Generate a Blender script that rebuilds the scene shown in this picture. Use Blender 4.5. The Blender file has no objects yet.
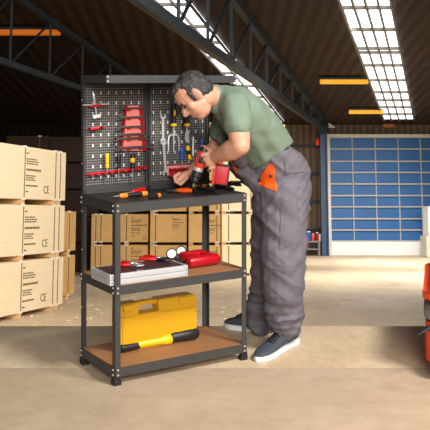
import bpy, bmesh, math, random
from mathutils import Vector, Matrix, noise, Euler
from mathutils.bvhtree import BVHTree
from math import sin, cos, pi, radians, atan2
random.seed(7)
SC = bpy.context.scene
COL = SC.collection
DG = lambda: bpy.context.evaluated_depsgraph_get()

# ------------------------------------------------------------------ camera geometry
FPX, CX, HZ, CH = 906.0, 215.0, 78.0, 1.495
cd = bpy.data.cameras.new('camera'); cam = bpy.data.objects.new('camera', cd); COL.objects.link(cam)
cam.location = (0, 0, CH); cam.rotation_euler = (pi/2, 0, 0)
cd.sensor_width = 36; cd.lens = 36*FPX/430; cd.shift_y = -(215-HZ)/430; cd.clip_end = 200
SC.camera = cam
def P(px, py, Y): return Vector(((px-CX)/FPX*Y, Y, CH-(py-HZ)/FPX*Y))
def G(px, py, z=0.0):
    Y = FPX*(CH-z)/(py-HZ); return P(px, py, Y)
# sloping warehouse floor beyond the level apron
TA = math.atan(137/FPX); CA, SA = cos(TA), sin(TA); WC = 1.2
MW = Matrix(((1,0,0,0),(0,CA,SA,0),(0,-SA,CA,0),(0,0,0,1)))
MW.translation = Vector((0,0,CH)) - WC*Vector((0,SA,CA))
def WP(px, py, F):
    df = CA+(py-HZ)/FPX*SA; du = SA-(py-HZ)/FPX*CA; t = F/df
    return Vector(((px-CX)/FPX*t, F, WC+du*t))
def WF(px, py):
    df = CA+(py-HZ)/FPX*SA; du = SA-(py-HZ)/FPX*CA; t = -WC/du
    return Vector(((px-CX)/FPX*t, df*t, 0))
def WPL(px, py, h0, k):          # hits the plane h = h0 + k*F
    df = CA+(py-HZ)/FPX*SA; du = SA-(py-HZ)/FPX*CA
    t = (h0-WC)/(du-k*df); return Vector(((px-CX)/FPX*t, df*t, WC+du*t))

# ------------------------------------------------------------------ materials
def lin(c):
    return tuple(((v/255)/12.92 if v/255 <= .04045 else ((v/255+.055)/1.055)**2.4) for v in c)
MATS = {}
def mat(name, rgb, rough=.6, metal=0., var=.0, scale=8., stretch=(1,1,1), bump=0., bscale=60., spec=.5, rgb2=None, emit=None, estr=0):
    if name in MATS: return MATS[name]
    m = bpy.data.materials.new(name); m.use_nodes = True; nt = m.node_tree; b = nt.nodes['Principled BSDF']
    c = lin(rgb); b.inputs['Base Color'].default_value = (*c, 1); b.inputs['Roughness'].default_value = rough
    b.inputs['Metallic'].default_value = metal; b.inputs['Specular IOR Level'].default_value = spec
    tc = nt.nodes.new('ShaderNodeTexCoord'); mp = nt.nodes.new('ShaderNodeMapping'); mp.inputs['Scale'].default_value = stretch
    nt.links.new(tc.outputs['Object'], mp.inputs['Vector'])
    if var > 0 or rgb2:
        n = nt.nodes.new('ShaderNodeTexNoise'); n.inputs['Scale'].default_value = scale; n.inputs['Detail'].default_value = 5
        nt.links.new(mp.outputs[0], n.inputs['Vector'])
        r = nt.nodes.new('ShaderNodeValToRGB'); e = r.color_ramp.elements
        e[0].position = .3; e[1].position = .7
        if rgb2: a, z = lin(rgb2), c
        else: a, z = tuple(v*(1-var) for v in c), tuple(min(1, v*(1+var)) for v in c)
        e[0].color = (*a, 1); e[1].color = (*z, 1)
        nt.links.new(n.outputs['Fac'], r.inputs['Fac']); nt.links.new(r.outputs['Color'], b.inputs['Base Color'])
    if bump > 0:
        n2 = nt.nodes.new('ShaderNodeTexNoise'); n2.inputs['Scale'].default_value = bscale; n2.inputs['Detail'].default_value = 4
        nt.links.new(mp.outputs[0], n2.inputs['Vector'])
        bp = nt.nodes.new('ShaderNodeBump'); bp.inputs['Strength'].default_value = bump; bp.inputs['Distance'].default_value = .01
        nt.links.new(n2.outputs['Fac'], bp.inputs['Height']); nt.links.new(bp.outputs['Normal'], b.inputs['Normal'])
    if emit:
        b.inputs['Emission Color'].default_value = (*lin(emit), 1); b.inputs['Emission Strength'].default_value = estr
    MATS[name] = m; return m

mat('steel_dark', (66,65,64), .5, .3, .08, 30)
mat('steel_black', (38,37,37), .55, .2)
mat('desk_black', (26,25,26), .55)
mat('bolt', (215,215,215), .3, .6)
mat('rubber', (22,22,23), .6)
mat('board', (152,106,68), .6, 0, .1, 14, (1,6,1), .05)
mat('red', (180,16,22), .4)
mat('red_dark', (150,14,24), .4)
mat('red_body', (170,10,26), .32)
mat('drill_red', (220,58,38), .4)
mat('pink', (238,132,122), .5)
mat('chrome', (205,205,205), .28, .85)
mat('chrome_light', (222,222,222), .35, .5)
mat('dark_chrome', (130,128,126), .3, .9)
mat('yellow', (240,185,20), .4)
mat('yellow_case', (200,148,8), .42, 0, .06, 5, (1,1,1), .1, 250)
mat('orange', (240,125,20), .4)
mat('orange_red', (245,90,20), .4)
mat('blue', (24,80,170), .4)
mat('black', (24,24,25), .45)
mat('battery_red', (172,20,32), .45)
mat('white', (235,235,232), .45)
mat('aluminium', (198,199,202), .38, .35)
mat('film_brown', (66,36,34), .5, 0, .1, 20)
mat('paper_print', (112,92,68), .8)
mat('plate', (238,230,215), .6)
mat('strap_grey', (112,96,72), .6)
mat('ply_light', (246,224,184), .65, 0, .05, 3, (.5,.5,14), .03)
mat('ply_orange', (232,184,112), .65, 0, .06, 3, (1,1,4), .03)
mat('ply_sunlit', (246,226,184), .65, 0, .05, 3, (1,1,4), .03)
mat('ply_amber', (214,168,100), .65, 0, .08, 3, (1,1,6), .03)
mat('shaded_card', (58,36,24), .8, 0, .15, 3)
mat('batten', (226,184,128), .7, 0, .08, 6)
mat('truss', (44,52,58), .6, .2)
mat('column_blue', (46,74,104), .5, .1, .1, 5)
mat('door_blue', (32,96,158), .5, 0, .08, 2)
mat('door_rail', (178,176,166), .5)
mat('door_white', (240,240,236), .6, 0, .03, 3)
mat('frame_white', (214,206,192), .6)
mat('lamp_yellow', (235,170,40), .5, emit=(240,165,30), estr=.7)
mat('lamp_amber', (205,110,30), .5, emit=(210,105,20), estr=.5)
mat('alarm_red', (230,50,20), .4, emit=(240,60,20), estr=.4)
mat('sign_orange', (190,110,50), .6)
mat('skin', (200,146,120), .5, 0, .07, 14, (1,1,1), .06, 160)
mat('lip', (176,108,90), .5)
mat('eye_white', (220,215,208), .3)
mat('eye_dark', (30,20,16), .3)
mat('hair', (20,19,21), .55, 0, .5, 40, (1,1,1), .8, 120, rgb2=(66,64,66))
mat('shirt', (108,124,106), .85, 0, .05, 9, (1,1,1), .15, 40)
mat('trouser', (100,95,104), .85, 0, .07, 8, (1,1,1), .2, 45)
mat('trouser_dark', (54,53,62), .85)
mat('shoe', (60,65,76), .7, 0, .18, 60, (1,1,1), .4, 200)
mat('shoe_sole', (222,222,220), .6)
mat('lace', (14,15,19), .7)
mat('machine_orange', (232,72,28), .4, 0, .1, 10)
mat('machine_grey', (120,118,114), .5)
mat('chips', (236,214,176), .8)

# ------------------------------------------------------------------ mesh builder
class MB:
    def __init__(s): s.bm = bmesh.new()
    def _mark(s, vs, M):
        if M is not None:
            for v in vs: v.co = M @ v.co
    def box(s, c, size, rot=None, bevel=0):
        r = bmesh.ops.create_cube(s.bm, size=1); vs = r['verts']
        for v in vs: v.co = Vector((v.co.x*size[0], v.co.y*size[1], v.co.z*size[2]))
        if bevel:
            es = list({e for v in vs for e in v.link_edges})
            rr = bmesh.ops.bevel(s.bm, geom=es, offset=bevel, segments=2, affect='EDGES', profile=.6)
            vs = list({v for f in rr['faces'] for v in f.verts} | {v for v in vs if v.is_valid})
        R = (rot.to_4x4() if rot is not None else Matrix())
        M = Matrix.Translation(Vector(c)) @ R
        s._mark(vs, M); return s
    def loft(s, rings, n=18, cap=True):
        """rings: (centre, axisA, axisB)"""
        prev = None; first = None
        for (c, a, b) in rings:
            c, a, b = Vector(c), Vector(a), Vector(b)
            cur = [s.bm.verts.new(c + a*cos(2*pi*i/n) + b*sin(2*pi*i/n)) for i in range(n)]
            if prev:
                for i in range(n): s.bm.faces.new((prev[i], prev[(i+1)%n], cur[(i+1)%n], cur[i]))
            else: first = cur
            prev = cur
        if cap:
            s.bm.faces.new(first[::-1]); s.bm.faces.new(prev)
        return s
    def tube(s, pts, r, n=10, closed=False):
        pts = [Vector(p) for p in pts]; k = len(pts)
        rs = r if isinstance(r, (list, tuple)) else [r]*k
        rings = []; up = None
        for i in range(k):
            t = (pts[min(i+1,k-1)]-pts[max(i-1,0)]).normalized() if not closed else (pts[(i+1)%k]-pts[i-1]).normalized()
            if up is None:
                up = t.orthogonal().normalized()
            else:
                up = (up - t*up.dot(t));  up = up.normalized() if up.length > 1e-6 else t.orthogonal().normalized()
            b = t.cross(up); rings.append((pts[i], up*rs[i], b*rs[i]))
        if closed:
            vr = [[s.bm.verts.new(c+a*cos(2*pi*i/n)+b*sin(2*pi*i/n)) for i in range(n)] for c, a, b in rings]
            for j in range(k):
                A, B = vr[j], vr[(j+1)%k]
                for i in range(n): s.bm.faces.new((A[i], A[(i+1)%n], B[(i+1)%n], B[i]))
            return s
        return s.loft(rings, n)
    def capsule(s, p, q, r1, r2, n=16):
        p, q = Vector(p), Vector(q); t = (q-p).normalized(); a = t.orthogonal().normalized(); b = t.cross(a)
        rings = []
        for k in (-80,-60,-35,-10): rings.append((p+t*r1*sin(radians(k)), r1*cos(radians(k))))
        for f in (.25,.5,.75): rings.append((p.lerp(q,f), r1+(r2-r1)*f))
        for k in (10,35,60,80): rings.append((q+t*r2*sin(radians(k)), r2*cos(radians(k))))
        return s.loft([(c, a*r, b*r) for c, r in rings], n)
    def chain(s, pts):
        for (p, r), (q, r2) in zip(pts, pts[1:]): s.capsule(p, q, r, r2)
        return s
    def ell(s, c, a, b, d, n=20):
        """ellipsoid with three semi-axis vectors"""
        c, a, b, d = Vector(c), Vector(a), Vector(b), Vector(d)
        return s.loft([(c+d*sin(radians(k)), a*cos(radians(k)), b*cos(radians(k))) for k in (-84,-70,-55,-40,-25,-10,10,25,40,55,70,84)], n)
    def lathe(s, prof, n=20, M=None):
        """profile (x, r) about local X"""
        M = M or Matrix()
        X, A, B = M.to_3x3() @ Vector((1,0,0)), M.to_3x3() @ Vector((0,1,0)), M.to_3x3() @ Vector((0,0,1))
        return s.loft([(M.translation + X*x, A*max(r,1e-5), B*max(r,1e-5)) for x, r in prof], n)
    def prism(s, poly, t, M=None, bevel=0):
        """polygon in local XY extruded along Z from 0 to t"""
        vs = [s.bm.verts.new((x, y, 0)) for x, y in poly]; f = s.bm.faces.new(vs)
        r = bmesh.ops.extrude_face_region(s.bm, geom=[f]); nv = [g for g in r['geom'] if isinstance(g, bmesh.types.BMVert)]
        for v in nv: v.co.z += t
        allv = vs+nv
        if bevel:
            es = [e for v in allv for e in v.link_edges if all(w in allv for w in e.verts)]
            rr = bmesh.ops.bevel(s.bm, geom=list(set(es)), offset=bevel, segments=2, affect='EDGES')
            allv = list({v for f in rr['faces'] for v in f.verts} | {v for v in allv if v.is_valid})
        s._mark(allv, M); return s
    def mesh(s, name):
        bmesh.ops.recalc_face_normals(s.bm, faces=s.bm.faces)
        me = bpy.data.meshes.new(name); s.bm.to_mesh(me); s.bm.free(); return me
    def build(s, name, m, parent=None, M=None, smooth=False, angle=35):
        me = s.mesh(name); me.materials.append(MATS[m] if isinstance(m, str) else m)
        return link(name, me, parent, M, smooth, angle)
def link(name, me, parent=None, M=None, smooth=False, angle=35):
    o = bpy.data.objects.new(name, me); COL.objects.link(o)
    if parent is not None: o.parent = parent
    if M is not None: o.matrix_basis = M
    if smooth:
        for p in me.polygons: p.use_smooth = True
        if angle < 180:
            try: me.set_sharp_from_angle(angle=radians(angle))
            except Exception: pass
    return o
def thing(name, label, cat, M=None, group=None):
    o = bpy.data.objects.new(name, None); COL.objects.link(o); o.empty_display_size = .05
    if M is not None: o.matrix_basis = M
    return tag(o, label, cat, group)
def tag(o, label, cat, group=None):
    o['label'] = label; o['category'] = cat
    if group: o['group'] = group
    return o
def struct(o): o['kind'] = 'structure'; return o
T = Matrix.Translation
def RZ(a): return Matrix.Rotation(a, 4, 'Z')
def RX(a): return Matrix.Rotation(a, 4, 'X')
def RY(a): return Matrix.Rotation(a, 4, 'Y')
def font_mesh(txt, size, depth=.002):
    cu = bpy.data.curves.new('t', 'FONT'); cu.body = txt; cu.size = size; cu.extrude = depth
    o = bpy.data.objects.new('t', cu); COL.objects.link(o); bpy.context.view_layer.update()
    me = bpy.data.meshes.new_from_object(o.evaluated_get(DG())); bpy.data.objects.remove(o); bpy.data.curves.remove(cu)
    return me
def remesh(mb, voxel, smooth_it=3, name='m', fac=.5):
    me = mb.mesh(name); o = bpy.data.objects.new('tmp', me); COL.objects.link(o)
    r = o.modifiers.new('r', 'REMESH'); r.mode = 'VOXEL'; r.voxel_size = voxel
    if smooth_it:
        s = o.modifiers.new('s', 'SMOOTH'); s.iterations = smooth_it; s.factor = fac
    bpy.context.view_layer.update()
    out = bpy.data.meshes.new_from_object(o.evaluated_get(DG())); out.name = name
    bpy.data.objects.remove(o); bpy.data.meshes.remove(me); out.materials.clear()
    return out
def displace(me, fn):
    me.update(); ns = [v.normal.copy() for v in me.vertices]
    for v, n in zip(me.vertices, ns): v.co += n*fn(v.co, n)
    me.update()

# ================================================================== SETTING
def floor_mat():
    m = bpy.data.materials.new('floor_concrete'); m.use_nodes = True; nt = m.node_tree; N, L = nt.nodes, nt.links; b = N['Principled BSDF']
    tc = N.new('ShaderNodeTexCoord')
    def nz(scale, stretch, det=6, rough=.6):
        mp = N.new('ShaderNodeMapping'); mp.inputs['Scale'].default_value = stretch; L.new(tc.outputs['Object'], mp.inputs['Vector'])
        n = N.new('ShaderNodeTexNoise'); n.inputs['Scale'].default_value = scale; n.inputs['Detail'].default_value = det; n.inputs['Roughness'].default_value = rough
        L.new(mp.outputs[0], n.inputs['Vector']); return n.outputs['Fac']
    def ramp(f, stops):
        r = N.new('ShaderNodeValToRGB'); e = r.color_ramp.elements
        while len(e) < len(stops): e.new(.5)
        for el, (p, c) in zip(e, stops): el.position = p; el.color = (*lin(c), 1)
        L.new(f, r.inputs['Fac']); return r.outputs['Color']
    def mix(f, a, c, mode='MIX'):
        x = N.new('ShaderNodeMix'); x.data_type = 'RGBA'; x.blend_type = mode
        if isinstance(f, float): x.inputs[0].default_value = f
        else: L.new(f, x.inputs[0])
        L.new(a, x.inputs[6]); L.new(c, x.inputs[7]); return x.outputs[2]
    c1 = ramp(nz(1.1, (1,.45,1)), [(.3,(190,168,138)),(.5,(210,188,156)),(.7,(222,204,174))])
    c2 = ramp(nz(2.6, (1,.4,1), 8, .7), [(.3,(176,150,118)),(.5,(255,255,255)),(.75,(255,255,255))])
    c3 = ramp(nz(22, (1,.5,1), 5, .7), [(.3,(205,190,170)),(.6,(255,255,255))])
    far = mix(.35, mix(.3, c1, c2, 'MULTIPLY'), c3, 'MULTIPLY')
    d1 = ramp(nz(1.6, (1,.7,1)), [(.3,(178,157,132)),(.7,(196,175,148))])
    d2 = ramp(nz(9, (.8,1,1), 8, .75), [(.3,(222,214,204)),(.6,(255,255,255))])
    near = mix(.6, d1, d2, 'MULTIPLY')
    sx = N.new('ShaderNodeSeparateXYZ'); L.new(tc.outputs['Object'], sx.inputs[0])
    mt = N.new('ShaderNodeMath'); mt.operation = 'LESS_THAN'; mt.inputs[1].default_value = 4.67; L.new(sx.outputs['Y'], mt.inputs[0])
    col = mix(mt.outputs[0], far, near)
    L.new(col, b.inputs['Base Color']); b.inputs['Roughness'].default_value = .62
    bp = N.new('ShaderNodeBump'); bp.inputs['Strength'].default_value = .15; bp.inputs['Distance'].default_value = .01
    L.new(nz(40, (.5,1.5,1)), bp.inputs['Height']); L.new(bp.outputs[0], b.inputs['Normal'])
    return m
def wpt(x, F, h): return MW @ Vector((x, F, h))
mb = MB()
prof = [Vector((0,-3.0,0)), Vector((0,4.67,0)), Vector((0,5.46,0)), wpt(0,9.0,0), wpt(0,14,0), wpt(0,28.2,0)]
rows = [[mb.bm.verts.new((x, p.y, p.z)) for x in (-11,-5,0,5,11)] for p in prof]
for a, c in zip(rows, rows[1:]):
    for i in range(4): mb.bm.faces.new((a[i], a[i+1], c[i+1], c[i]))
me = mb.mesh('floor'); me.materials.append(floor_mat())
if me.polygons[0].normal.z < 0: me.flip_normals()
struct(link('floor', me))

def wave_mat(name, c1, c2, axis, freq, rough=.75, var=(1,1)):
    m = bpy.data.materials.new(name); m.use_nodes = True; nt = m.node_tree; N, L = nt.nodes, nt.links; b = N['Principled BSDF']
    tc = N.new('ShaderNodeTexCoord'); w = N.new('ShaderNodeTexWave'); w.wave_type = 'BANDS'; w.bands_direction = axis
    w.inputs['Scale'].default_value = freq; w.inputs['Distortion'].default_value = .4; L.new(tc.outputs['Object'], w.inputs['Vector'])
    n = N.new('ShaderNodeTexNoise'); n.inputs['Scale'].default_value = .7; n.inputs['Detail'].default_value = 4; L.new(tc.outputs['Object'], n.inputs['Vector'])
    r = N.new('ShaderNodeValToRGB'); r.color_ramp.elements[0].color = (*lin(c1),1); r.color_ramp.elements[1].color = (*lin(c2),1)
    a = N.new('ShaderNodeMath'); a.operation = 'MULTIPLY_ADD'; a.inputs[1].default_value = .7; L.new(w.outputs['Fac'], a.inputs[0])
    s = N.new('ShaderNodeMath'); s.operation = 'MULTIPLY'; s.inputs[1].default_value = .4; L.new(n.outputs['Fac'], s.inputs[0]); L.new(s.outputs[0], a.inputs[2])
    L.new(a.outputs[0], r.inputs['Fac']); L.new(r.outputs['Color'], b.inputs['Base Color']); b.inputs['Roughness'].default_value = rough
    b.inputs['Specular IOR Level'].default_value = .15
    bp = N.new('ShaderNodeBump'); bp.inputs['Strength'].default_value = .5; bp.inputs['Distance'].default_value = .03
    L.new(w.outputs['Fac'], bp.inputs['Height']); L.new(bp.outputs[0], b.inputs['Normal'])
    MATS[name] = m; return m
wave_mat('wall_metal', (86,72,58), (134,114,92), 'X', 1.6)
wave_mat('wall_side', (40,30,22), (60,46,34), 'Y', 1.6)
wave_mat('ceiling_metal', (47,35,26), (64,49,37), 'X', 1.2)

CE0, CEK = 1.2+3.8+.0826*15.5, -.0826       # ceiling plane h = CE0 + CEK*F
def ceil_h(F): return CE0 + CEK*F
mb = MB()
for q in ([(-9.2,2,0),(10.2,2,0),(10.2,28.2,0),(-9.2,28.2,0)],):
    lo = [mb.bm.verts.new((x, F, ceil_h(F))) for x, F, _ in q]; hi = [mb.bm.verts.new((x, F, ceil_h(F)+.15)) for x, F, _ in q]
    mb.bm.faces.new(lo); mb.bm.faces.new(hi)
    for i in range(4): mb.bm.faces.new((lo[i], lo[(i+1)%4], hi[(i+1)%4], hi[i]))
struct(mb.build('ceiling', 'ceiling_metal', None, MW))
hb = ceil_h(28)
mb = MB(); mb.box((4.85, 28.1, hb/2), (10.7, .2, hb)); wb = struct(mb.build('wall_back', 'wall_metal', None, MW))
wave_mat('wall_shade', (24,19,15), (36,28,22), 'X', 1.6)
mb = MB(); mb.box((-4.85, 28.1, hb/2), (8.7, .2, hb)); wb2 = struct(mb.build('wall_back', 'wall_shade', None, MW))  # unlit left stretch of the wall: its shade is put into the colour
mb = MB()
for h in (.75, 1.6, 2.45, 3.3): mb.box((4.85, 27.96, h), (10.7, .08, .09))
mb.build('girt', 'truss', wb)
mb = MB(); mb.box((-9.1, 18.6, 2.6), (.2, 19, 5.2)); struct(mb.build('wall_left', 'wall_side', None, MW))
mb = MB(); mb.box((10.1, 18.6, 2.6), (.2, 19, 5.2)); struct(mb.build('wall_right', 'wall_side', None, MW))

# skylights (sky seen through translucent panes): glazing just under the roof sheet
mat('sky_glass', (240,244,248), .4, emit=(244,247,255), estr=3.2)
mat('glazing_bar', (120,112,100), .6)
def skylight(name, quad, ys, cols, barw):
    """quad: pixel corners near-left, near-right, far-right, far-left"""
    pts = [WPL(x, y, CE0-.06, CEK) for x, y in quad]
    mb = MB(); lo = [mb.bm.verts.new(p) for p in pts]; hi = [mb.bm.verts.new(p+Vector((0,0,.03))) for p in pts]
    mb.bm.faces.new(lo); mb.bm.faces.new(hi)
    for i in range(4): mb.bm.faces.new((lo[i], lo[(i+1)%4], hi[(i+1)%4], hi[i]))
    o = struct(mb.build(name, 'sky_glass', None, MW))
    nl, nr, fr, fl = pts
    def bar(a, b, w):
        d = (b-a); c = (a+b)/2 - Vector((0,0,.03)); L = d.length
        x = d.normalized(); y = Vector((0,CEK*0,1)).cross(x).normalized(); z = x.cross(y)
        R = Matrix((x, y, z)).transposed()
        m.box(c, (L, w, .06), R)
    m = MB()
    for t in ys: bar(nl.lerp(fl, t), nr.lerp(fr, t), barw)
    for k in range(cols+1):
        s = k/cols; bar(nl.lerp(nr, s), fl.lerp(fr, s), barw*.45)
    m.build('window_frame', 'glazing_bar', o)
    return pts
def tpar(quad, y):  # fraction along the strip for an image row
    a = WPL(quad[0][0], quad[0][1], CE0-.06, CEK); b = WPL(quad[3][0], quad[3][1], CE0-.06, CEK)
    lo, hi = -1., 2.
    for _ in range(50):
        mid = (lo+hi)/2; w = MW @ a.lerp(b, mid); yy = HZ-(w.z-CH)/w.y*FPX
        lo, hi = (mid, hi) if yy < y else (lo, mid)
    return lo
Q1 = [(329,-28),(385,-28),(414,119),(384,119)]
skylight('window_1', Q1, [tpar(Q1, y) for y in (-16,6,28,47,51,64,79,91,99,106,113)], 4, .09)
Q2 = [(112,-48),(150,-48),(284,122),(268,122)]
skylight('window_2', Q2, [tpar(Q2, y) for y in (-20,3,25,41,56,72,85,96,106,114)], 2, .07)

# back door
dl, dr = WP(330.5, 200, 27.9).x, 7.9
zt, zb = WP(330, 138, 27.9).z, 0.0
mb = MB(); mb.box(((dl+dr)/2, 27.93, zt/2), (dr-dl, .1, zt)); door = struct(mb.build('door_1', 'door_blue', None, MW))
mb = MB(); zw = WP(330, 241.5, 27.8).z; mb.box(((dl+dr)/2, 27.85, zw/2), (dr-dl, .08, zw)); mb.build('bottom_panel', 'door_white', door)
mb = MB()
for y in (149,161.4,172.5,184,195.6,206.8,218.7,230,241): mb.box(((dl+dr)/2, 27.85, WP(330,y,27.85).z), (dr-dl, .09, .04))
for x in (353.3,376.4,399.4,422,445): mb.box((WP(x,200,27.86).x, 27.865, zt/2), (.028, .09, zt))
mb.build('panel_rails', 'door_rail', door)
mb = MB(); mb.box((dl-.06, 27.8, zt/2+.03), (.1, .2, zt+.06)); mb.box(((dl+dr)/2, 27.8, zt+.05), (dr-dl+.2, .2, .1)); mb.build('door_frame', 'frame_white', door)

# column and roof trusses
def wbeam(mb, a, b, w, d=None):
    a, b = Vector(a), Vector(b); v = b-a; x = v.normalized(); y = Vector((0,0,1)).cross(x)
    y = y.normalized() if y.length > 1e-4 else Vector((1,0,0)); z = x.cross(y)
    mb.box((a+b)/2, (v.length, w, d or w), Matrix((x,y,z)).transposed())
def truss(name, x0, F0, Fa, Fb, k_):
    hB = 2.53+WC
    o = None; X = lambda F: x0+.253*(F-F0)
    mb = MB(); wbeam(mb, (X(Fa),Fa,hB), (X(Fb),Fb,hB), .12*k_, .16*k_)
    o = struct(mb.build(name, 'truss', None, MW))
    mb = MB(); wbeam(mb, (X(Fa),Fa,ceil_h(Fa)-.1), (X(Fb),Fb,ceil_h(Fb)-.1), .14*k_, .18*k_); mb.build('top_chord', 'truss', o)
    n = int((Fb-Fa)/1.45)
    for k in range(n):
        F1 = Fa+(Fb-Fa)*k/n; F2 = Fa+(Fb-Fa)*(k+1)/n
        mb = MB(); wbeam(mb, (X(F1),F1,hB), (X(F1),F1,ceil_h(F1)-.12), .055*k_); mb.build('vertical_strut', 'truss', o)
        if F2 < Fb-1.2:
            mb = MB(); wbeam(mb, (X(F1),F1,hB), (X(F2),F2,ceil_h(F2)-.12), .045*k_); mb.build('diagonal_strut', 'truss', o)
    return o
truss('trim_1', 3.28, 27.0, 9.0, 27.4, .95)
truss('trim_2', -3.53, 14.9, 9.0, 27.4, .65)
mb = MB(); c = WP(325.3, 254, 27.35); hc = ceil_h(27.35)
mb.box((c.x, 27.35, hc/2), (.2, .03, hc)); mb.box((c.x-.09, 27.35, hc/2), (.03, .22, hc)); mb.box((c.x+.09, 27.35, hc/2), (.03, .22, hc))
struct(mb.build('trim_3', 'column_blue', None, MW))

# strip lights, alarm lamp, floodlight, orange plate
def strip(px0, px1, py, m, label):
    a = WPL(px0, py, CE0-.13, CEK); b = WPL(px1, py, CE0-.13, CEK); F = (a.y+b.y)/2
    t = thing('ceiling_light', label, 'lamp', MW @ T(Vector(((a.x+b.x)/2, F, (a.z+b.z)/2))), 'strip lights under the roof')
    L = b.x-a.x
    q = MB(); q.box((0,0,0), (L, .14, .1), None, .015); q.build('light_tube', m, t)
    q = MB(); q.box((0,0,.075), (L*1.02, .16, .05)); q.build('housing', 'truss', t)
strip(-24, 60, 32.5, 'lamp_amber', 'amber strip light under the dark roof at upper left, above the plywood crates')
strip(320, 368, 81.8, 'lamp_yellow', 'longer yellow strip light under the roof, left of the right skylight')
strip(349, 383, 112, 'lamp_yellow', 'shorter yellow strip light near the far end of the right skylight')
c = WP(317.5, 142, 27.8)
t = thing('alarm_lamp', 'small red alarm lamp on the back wall beside the blue column', 'lamp', MW @ T(c))
q = MB(); q.lathe([(-.1,.03),(-.09,.055),(.04,.055),(.08,.035),(.1,.01)], 14, RY(-pi/2)); q.build('lamp_lens', 'alarm_red', t, None, True)
q = MB(); q.box((0,.06,-.13), (.14,.2,.06)); q.build('bracket', 'truss', t)
c = WP(330, 124.5, 27.6)
t = thing('floodlight', 'small pale floodlight high on the wall above the left door post', 'lamp', MW @ T(c))
q = MB(); q.prism([(-.12,.1),(.16,-.1),(-.12,-.1)], .1, RX(pi/2)); q.build('lamp_housing', 'frame_white', t)
q = MB(); q.box((-.08,.16,0), (.05,.3,.05)); q.build('bracket', 'truss', t)
c = WP(389, 124.8, 27.9)
q = MB(); q.box((0,0,0), (.33,.06,.17), None, .01); o = q.build('wall_panel', 'sign_orange', None, MW @ T(c)); tag(o, 'plain orange panel on the wall above the blue door', 'panel')

# ================================================================== CRATES
def face_rect(mb, x0, x1, z0, z1, y=-.004, t=.004):
    mb.box(((x0+x1)/2, y+t/2, (z0+z1)/2), (x1-x0, t, z1-z0))
CE_ME = font_mesh('CE', .135, .002); CE_ME.materials.append(MATS['paper_print'])
def crate(label, group, corner, ang, L, D, H, m, base=0., straps=(), text=None, ce=None, bat=.055, name='wooden_crate'):
    """corner: front left bottom in warehouse coordinates, local x along the front face, y into the depth"""
    t = thing(name, label, 'crate', MW @ T(Vector((corner[0], corner[1], base))) @ RZ(ang), group)
    q = MB(); q.box((L/2, D/2, bat+(H-bat)/2), (L, D, H-bat), None, .006); q.build('box', m, t)
    for k in sorted(set([.045/L]+[x/L for x in straps if x > .2])):
        q = MB(); q.box((L*k, D/2, bat/2), (.09, D*.98, bat)); q.build('batten', 'batten' if m != 'shaded_card' else m, t)
    for s in straps:
        q = MB(); face_rect(q, s-.009, s+.009, bat, H); q.box((s, D/2, H+.0015), (.018, D, .003)); q.build('strap', 'strap_grey', t)
        for zc in (H-.006, bat+.004):
            q = MB(); q.box((s, .01, zc), (.07, .035, .03), None, .004); q.build('strap_clip', 'plate', t)
    if text is not None:
        x0, hgt, rnd = text[0], H-bat, random.Random(text[1]); sc = text[2]
        z = H-.07*sc
        for nl, thick in ((1,.018),(3,.016),(1,.026),(3,.014),(1,.02),(1,.018)):
            q = MB()
            for i in range(nl):
                x = x0+.02; end = x0+(.1 if nl == 1 and thick < .02 else .3)*sc*(.75+rnd.random()*.4)
                if thick == .026: end = x0+.42*sc
                while x < end:
                    w = .018+rnd.random()*.05; face_rect(q, x, min(x+w, end), z-thick*sc, z, -.002, .003); x += w+.012
                z -= (thick+.012)*sc
            z -= .04*sc
            q.build('printed_text', 'paper_print', t)
    if ce is not None:
        o = link('conformity_mark', CE_ME, t, T(Vector((ce[0], -.001, ce[1]))) @ RX(pi/2) @ Matrix.Scale(ce[2], 4))
    return t
ang1 = atan2(.9654, .2607)
Bx, Bf, Lc = -1.985, 12.1, 2.7
start = (Bx-.2607*Lc, Bf-.9654*Lc)
hts = [.665, .665, .70]
names = ['pale plywood crate at the bottom of the front left stack, resting on the floor', 'pale plywood crate in the middle of the front left stack', 'x']
names[2] = 'pale plywood crate on top of the front left stack'
z = 0
for i in range(3):
    crate(names[i], 'pale plywood crates stacked at left', start, ang1, Lc, 1.1, hts[i]-.008, 'ply_light', z, (Lc-1.18, Lc-.31, Lc-.17), (Lc-1.16, 3, 1.0), (Lc-.66, .14, 1.0), .06)
    z += hts[i]
st2 = (-2.375, 12.45)
for i, lb in enumerate(['amber plywood crate on the floor behind the front left stack', 'amber plywood crate on top of the pair behind the front left stack']):
    crate(lb, 'amber crates behind the front stack', st2, ang1, 1.2, 1.0, .62, 'ply_amber', i*.63, (.97, .4), None, (.62, .12, .9))
# back row, frontal
RH = .612
def xy(px, F): return (px-CX)/FPX*F
FA = 18.45
def column(px0, px1, F, n, m, who, straps, text, ce, ang=0, L=None, first=0):
    L = L or xy(px1, F)-xy(px0, F)-.02
    pos = ['on the floor', 'second from the floor', 'third from the floor', 'fourth from the floor', 'at the very top']
    for k in range(n):
        p = pos[k] if not (k == n-1 and n > 2) else 'at the very top'
        crate('%s, %s' % (who, p), 'crates in the row behind the workbench', (xy(px0, F), F), ang, L, 1.1, RH-.006, m, k*RH, [L*s for s in straps], text, ce, .05)
column(93, 150, FA, 2, 'ply_orange', 'kraft brown crate in the two-high stack behind the front bench post', (.08, .17, .62), (.78, 5, .8), (1.02, .1, .6))
column(151, 188, FA-.12, 4, 'ply_orange', 'tan crate in the column behind the middle of the workbench', (.15,), (.42, 8, .6), None)
column(189, 221, FA-.2, 5, 'ply_orange', 'tan crate in the column behind the back right bench post', (.9,), (.3, 9, .8), None)
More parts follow.
